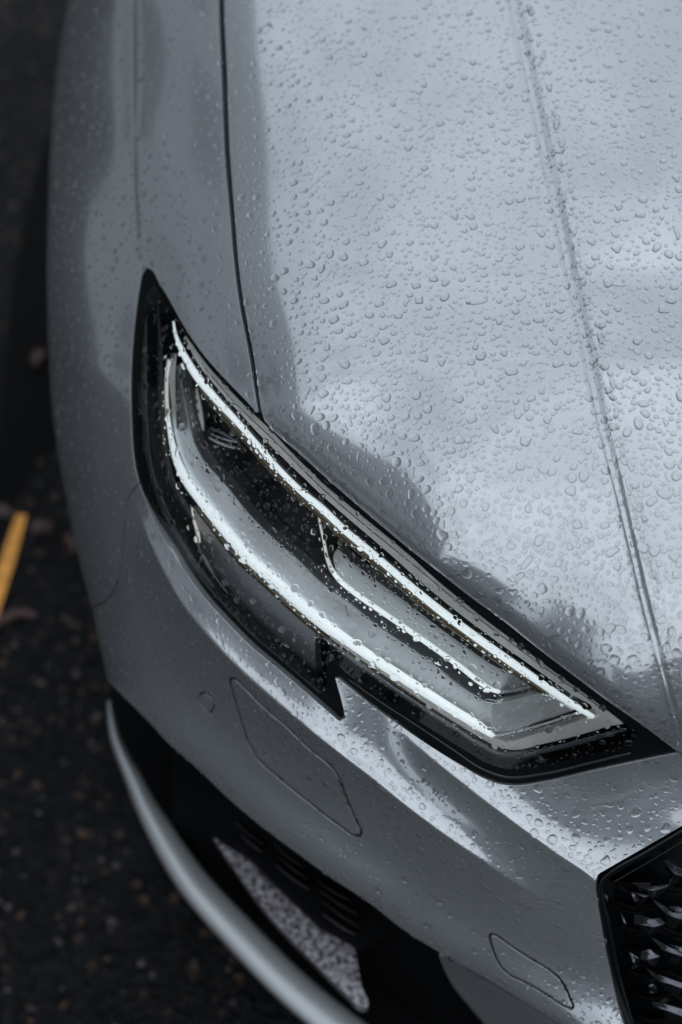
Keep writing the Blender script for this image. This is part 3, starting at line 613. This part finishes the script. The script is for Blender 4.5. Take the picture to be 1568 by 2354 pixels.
house((-5.2, 2.4, 0), R(90), 16, 6, 7.6, 'grey rendered house standing to the left of the car, mirrored in its paint')
house((1.5, -11, 0), R(180), 16, 6, 6.0, 'long grey house behind the photographer, mirrored in the bumper')

# ---------------------------------------------------------------- rain
def drops(name, fn, region, label, spacing, big, small, holes=(), lo=1.1, hi=3.6, tilt=0., n_try=1, hr=.5, group=None, field=None, elong=None):
    """beads of water standing on the surface fn; sizes in millimetres"""
    P_ = np.array(region)[:, :2]; l, h = P_.min(0), P_.max(0); l = np.maximum(l, -60); h = np.minimum(h, [1640, 2420])
    cells = {}; acc = []; area = (h - l).prod()
    mmpx = 1.33 / F * 1000
    cand = []
    for cls, per in ((2, big), (1, small[0]), (0, small[1])):
        k = int(area * per / 1e4); uu = rng.uniform(l[0], h[0], k); vv = rng.uniform(l[1], h[1], k)
        ok = inside(uu, vv, P_)
        for ho in holes: ok &= ~inside(uu, vv, ho)
        ok &= sdist(uu, vv, SIL)[0] < -9
        uu, vv = uu[ok], vv[ok]
        if cls == 2: rr = lo + (hi - lo) * rng.random(len(uu)) ** 2.7
        elif cls == 1: rr = lo * (.5 + .5 * rng.random(len(uu)))
        else: rr = lo * (.2 + .25 * rng.random(len(uu)))
        if field is not None: rr = rr * field(uu, vv)
        cand += list(zip(uu, vv, rr))
    for (u, v, r_) in cand:
        rp = r_ / mmpx; cx, cy = int(u // 30), int(v // 30); good = True
        for i in (-1, 0, 1):
            for j in (-1, 0, 1):
                for (a, b, c) in cells.get((cx+i, cy+j), ()):
                    if (a-u)**2 + (b-v)**2 < ((c + rp) * spacing) ** 2: good = False; break
                if not good: break
            if not good: break
        if good: cells.setdefault((cx, cy), []).append((u, v, rp)); acc.append((u, v, r_))
    A = np.array(acc); ctr = P3(fn, A[:, 0], A[:, 1]); nn = nrm(fn, A[:, 0], A[:, 1], 2.5)
    Vs = []; Fs = []; Ns = 0
    tx = np.cross(nn, [0, 1, 0]); tx /= np.linalg.norm(tx, axis=1, keepdims=True); ty = np.cross(nn, tx)
    for i in range(len(A)):
        r_ = A[i, 2] / 1000.; isb = A[i, 2] > lo * .95
        seg, rg = (18, 6) if A[i, 2] > 1.6 else ((14, 5) if isb else ((10, 4) if A[i, 2] > lo * .45 else (7, 3)))
        a_ = np.arange(seg) * 2 * np.pi / seg
        rad = np.ones(seg)
        if isb:
            k_ = rng.random()
            rad += rng.normal(0, .10) * np.cos(2*a_ + rng.random()*6) + rng.normal(0, .08) * np.cos(3*a_ + rng.random()*6) + rng.normal(0, .04) * np.cos(4*a_ + rng.random()*6)
            el = 1 + abs(rng.normal(.08, .2)); bend = 0; pin = 0
            if elong: el = rng.uniform(*elong); pin = rng.uniform(0, .2)
            elif k_ < .09: el = rng.uniform(1.5, 2.6); bend = rng.normal(0, .35); pin = rng.uniform(0, .35)
        else: rad += rng.normal(0, .06) * np.cos(2*a_ + rng.random()*6); el = 1 + abs(rng.normal(0, .15)); bend = 0; pin = 0
        x = rad * np.cos(a_) * math.sqrt(el); y = rad * np.sin(a_) / math.sqrt(el)
        if pin: y = y * (1 - pin * np.exp(-(x / .5) ** 2)); 
        if bend: y = y + bend * (x * x - .6) * .6
        ro = rng.normal(tilt, .15 if elong else .9) if tilt is not None else rng.uniform(0, 6.28)
        x, y = x*math.cos(ro) - y*math.sin(ro), x*math.sin(ro) + y*math.cos(ro)
        hh = r_ * (hr + .06 * rng.random()) * (1.12 - .28 * min(1, A[i, 2] / 3.)) / el ** .25
        b = Ns; c, n_, u1, u2 = ctr[i], nn[i], tx[i], ty[i]
        for k in range(rg):
            rho = math.cos(k / rg * math.pi / 2) ** .85; z = hh * (1 - rho ** 2.4) ** .54 if k else -.00015
            P = c + np.outer(x * rho * r_, u1) + np.outer(y * rho * r_, u2) + n_ * z; Vs.append(P)
        Vs.append((c + n_ * hh)[None]); Ns += rg * seg + 1
        for k in range(rg - 1):
            for j in range(seg): Fs.append((b+k*seg+j, b+k*seg+(j+1) % seg, b+(k+1)*seg+(j+1) % seg, b+(k+1)*seg+j))
        for j in range(seg): Fs.append((b+(rg-1)*seg+j, b+(rg-1)*seg+(j+1) % seg, b+rg*seg))
    V = np.concatenate(Vs); f0 = Fs[0]; q = np.cross(V[f0[1]] - V[f0[0]], V[f0[2]] - V[f0[0]])
    if q @ (V[f0[0]] - ctr[0]) < 0: Fs = [f[::-1] for f in Fs]
    o = link(name, V, Fs, WATER); tag(o, label, 'raindrops', 'raindrops on the car', 'stuff'); print(name, len(A), len(V)); return o
drops('raindrops', hood_d, hood_out, 'clear raindrops beaded thickly over the silver bonnet', 1.04, 34, (40, 50), lo=2.0, hi=5.4, tilt=.5, hr=.38,
      field=lambda u, v: .78 + .25 * sm((np.asarray(v) - 100) / 900))
drops('raindrops', fender_d, wing_out, 'small raindrops on the silver front wing left of the bonnet seam', 1.05, 26, (16, 10), lo=2.0, hi=4.4, tilt=.4, hr=.5)
drops('raindrops', bumper_d, bump_out, 'fine raindrops scattered over the silver front bumper below the headlamp', 1.04, 30, (34, 30), holes=(SENS,), lo=1.9, hi=4.8, tilt=.8, hr=.55,
      field=lambda u, v: .95 + .15 * sm((np.asarray(u) - 850) / 250))
drops('raindrops', lambda u, v: lamp_d(u, v) - .0009, APER, 'raindrops clinging to the clear lens of the headlamp', 1.12, 24, (26, 20), lo=1.6, hi=4.6, tilt=.9, hr=.62)
for L_, n_ in ((UP, 'upper'), (LOW, 'lower'), (MID, 'middle')):
    c_ = spline(L_, 12); drops('raindrops', lambda u, v: lamp_d(u, v) - .0009, np.concatenate([offset_line(c_, c_[:, 2] * .75), offset_line(c_, -c_[:, 2] * .75)[::-1]]), 'broken film of raindrops on the lens over the %s light strip' % n_, 1.5, 8, (8, 6), lo=1.3, hi=3.0, tilt=.9, hr=.42)
# larger beads gathered along the bonnet crease
CR2 = offset_line(CREASE, -30)
for_region = np.concatenate([offset_line(CREASE, -20), offset_line(CREASE, -46)[::-1]])
drops('raindrops', hood_d, for_region, 'large raindrops gathered along the sharp crease of the bonnet', 1.0, 60, (12, 20), lo=2.6, hi=6.5, tilt=1.62, hr=.32, elong=(1.6, 3.2))
drops('raindrops', hood_d, np.concatenate([offset_line(CREASE, -5), offset_line(CREASE, -20)[::-1]]), 'fine raindrops inside the narrow fold of the bonnet crease', 1.3, 10, (25, 20), lo=1.6, hi=2.4, tilt=1.6)
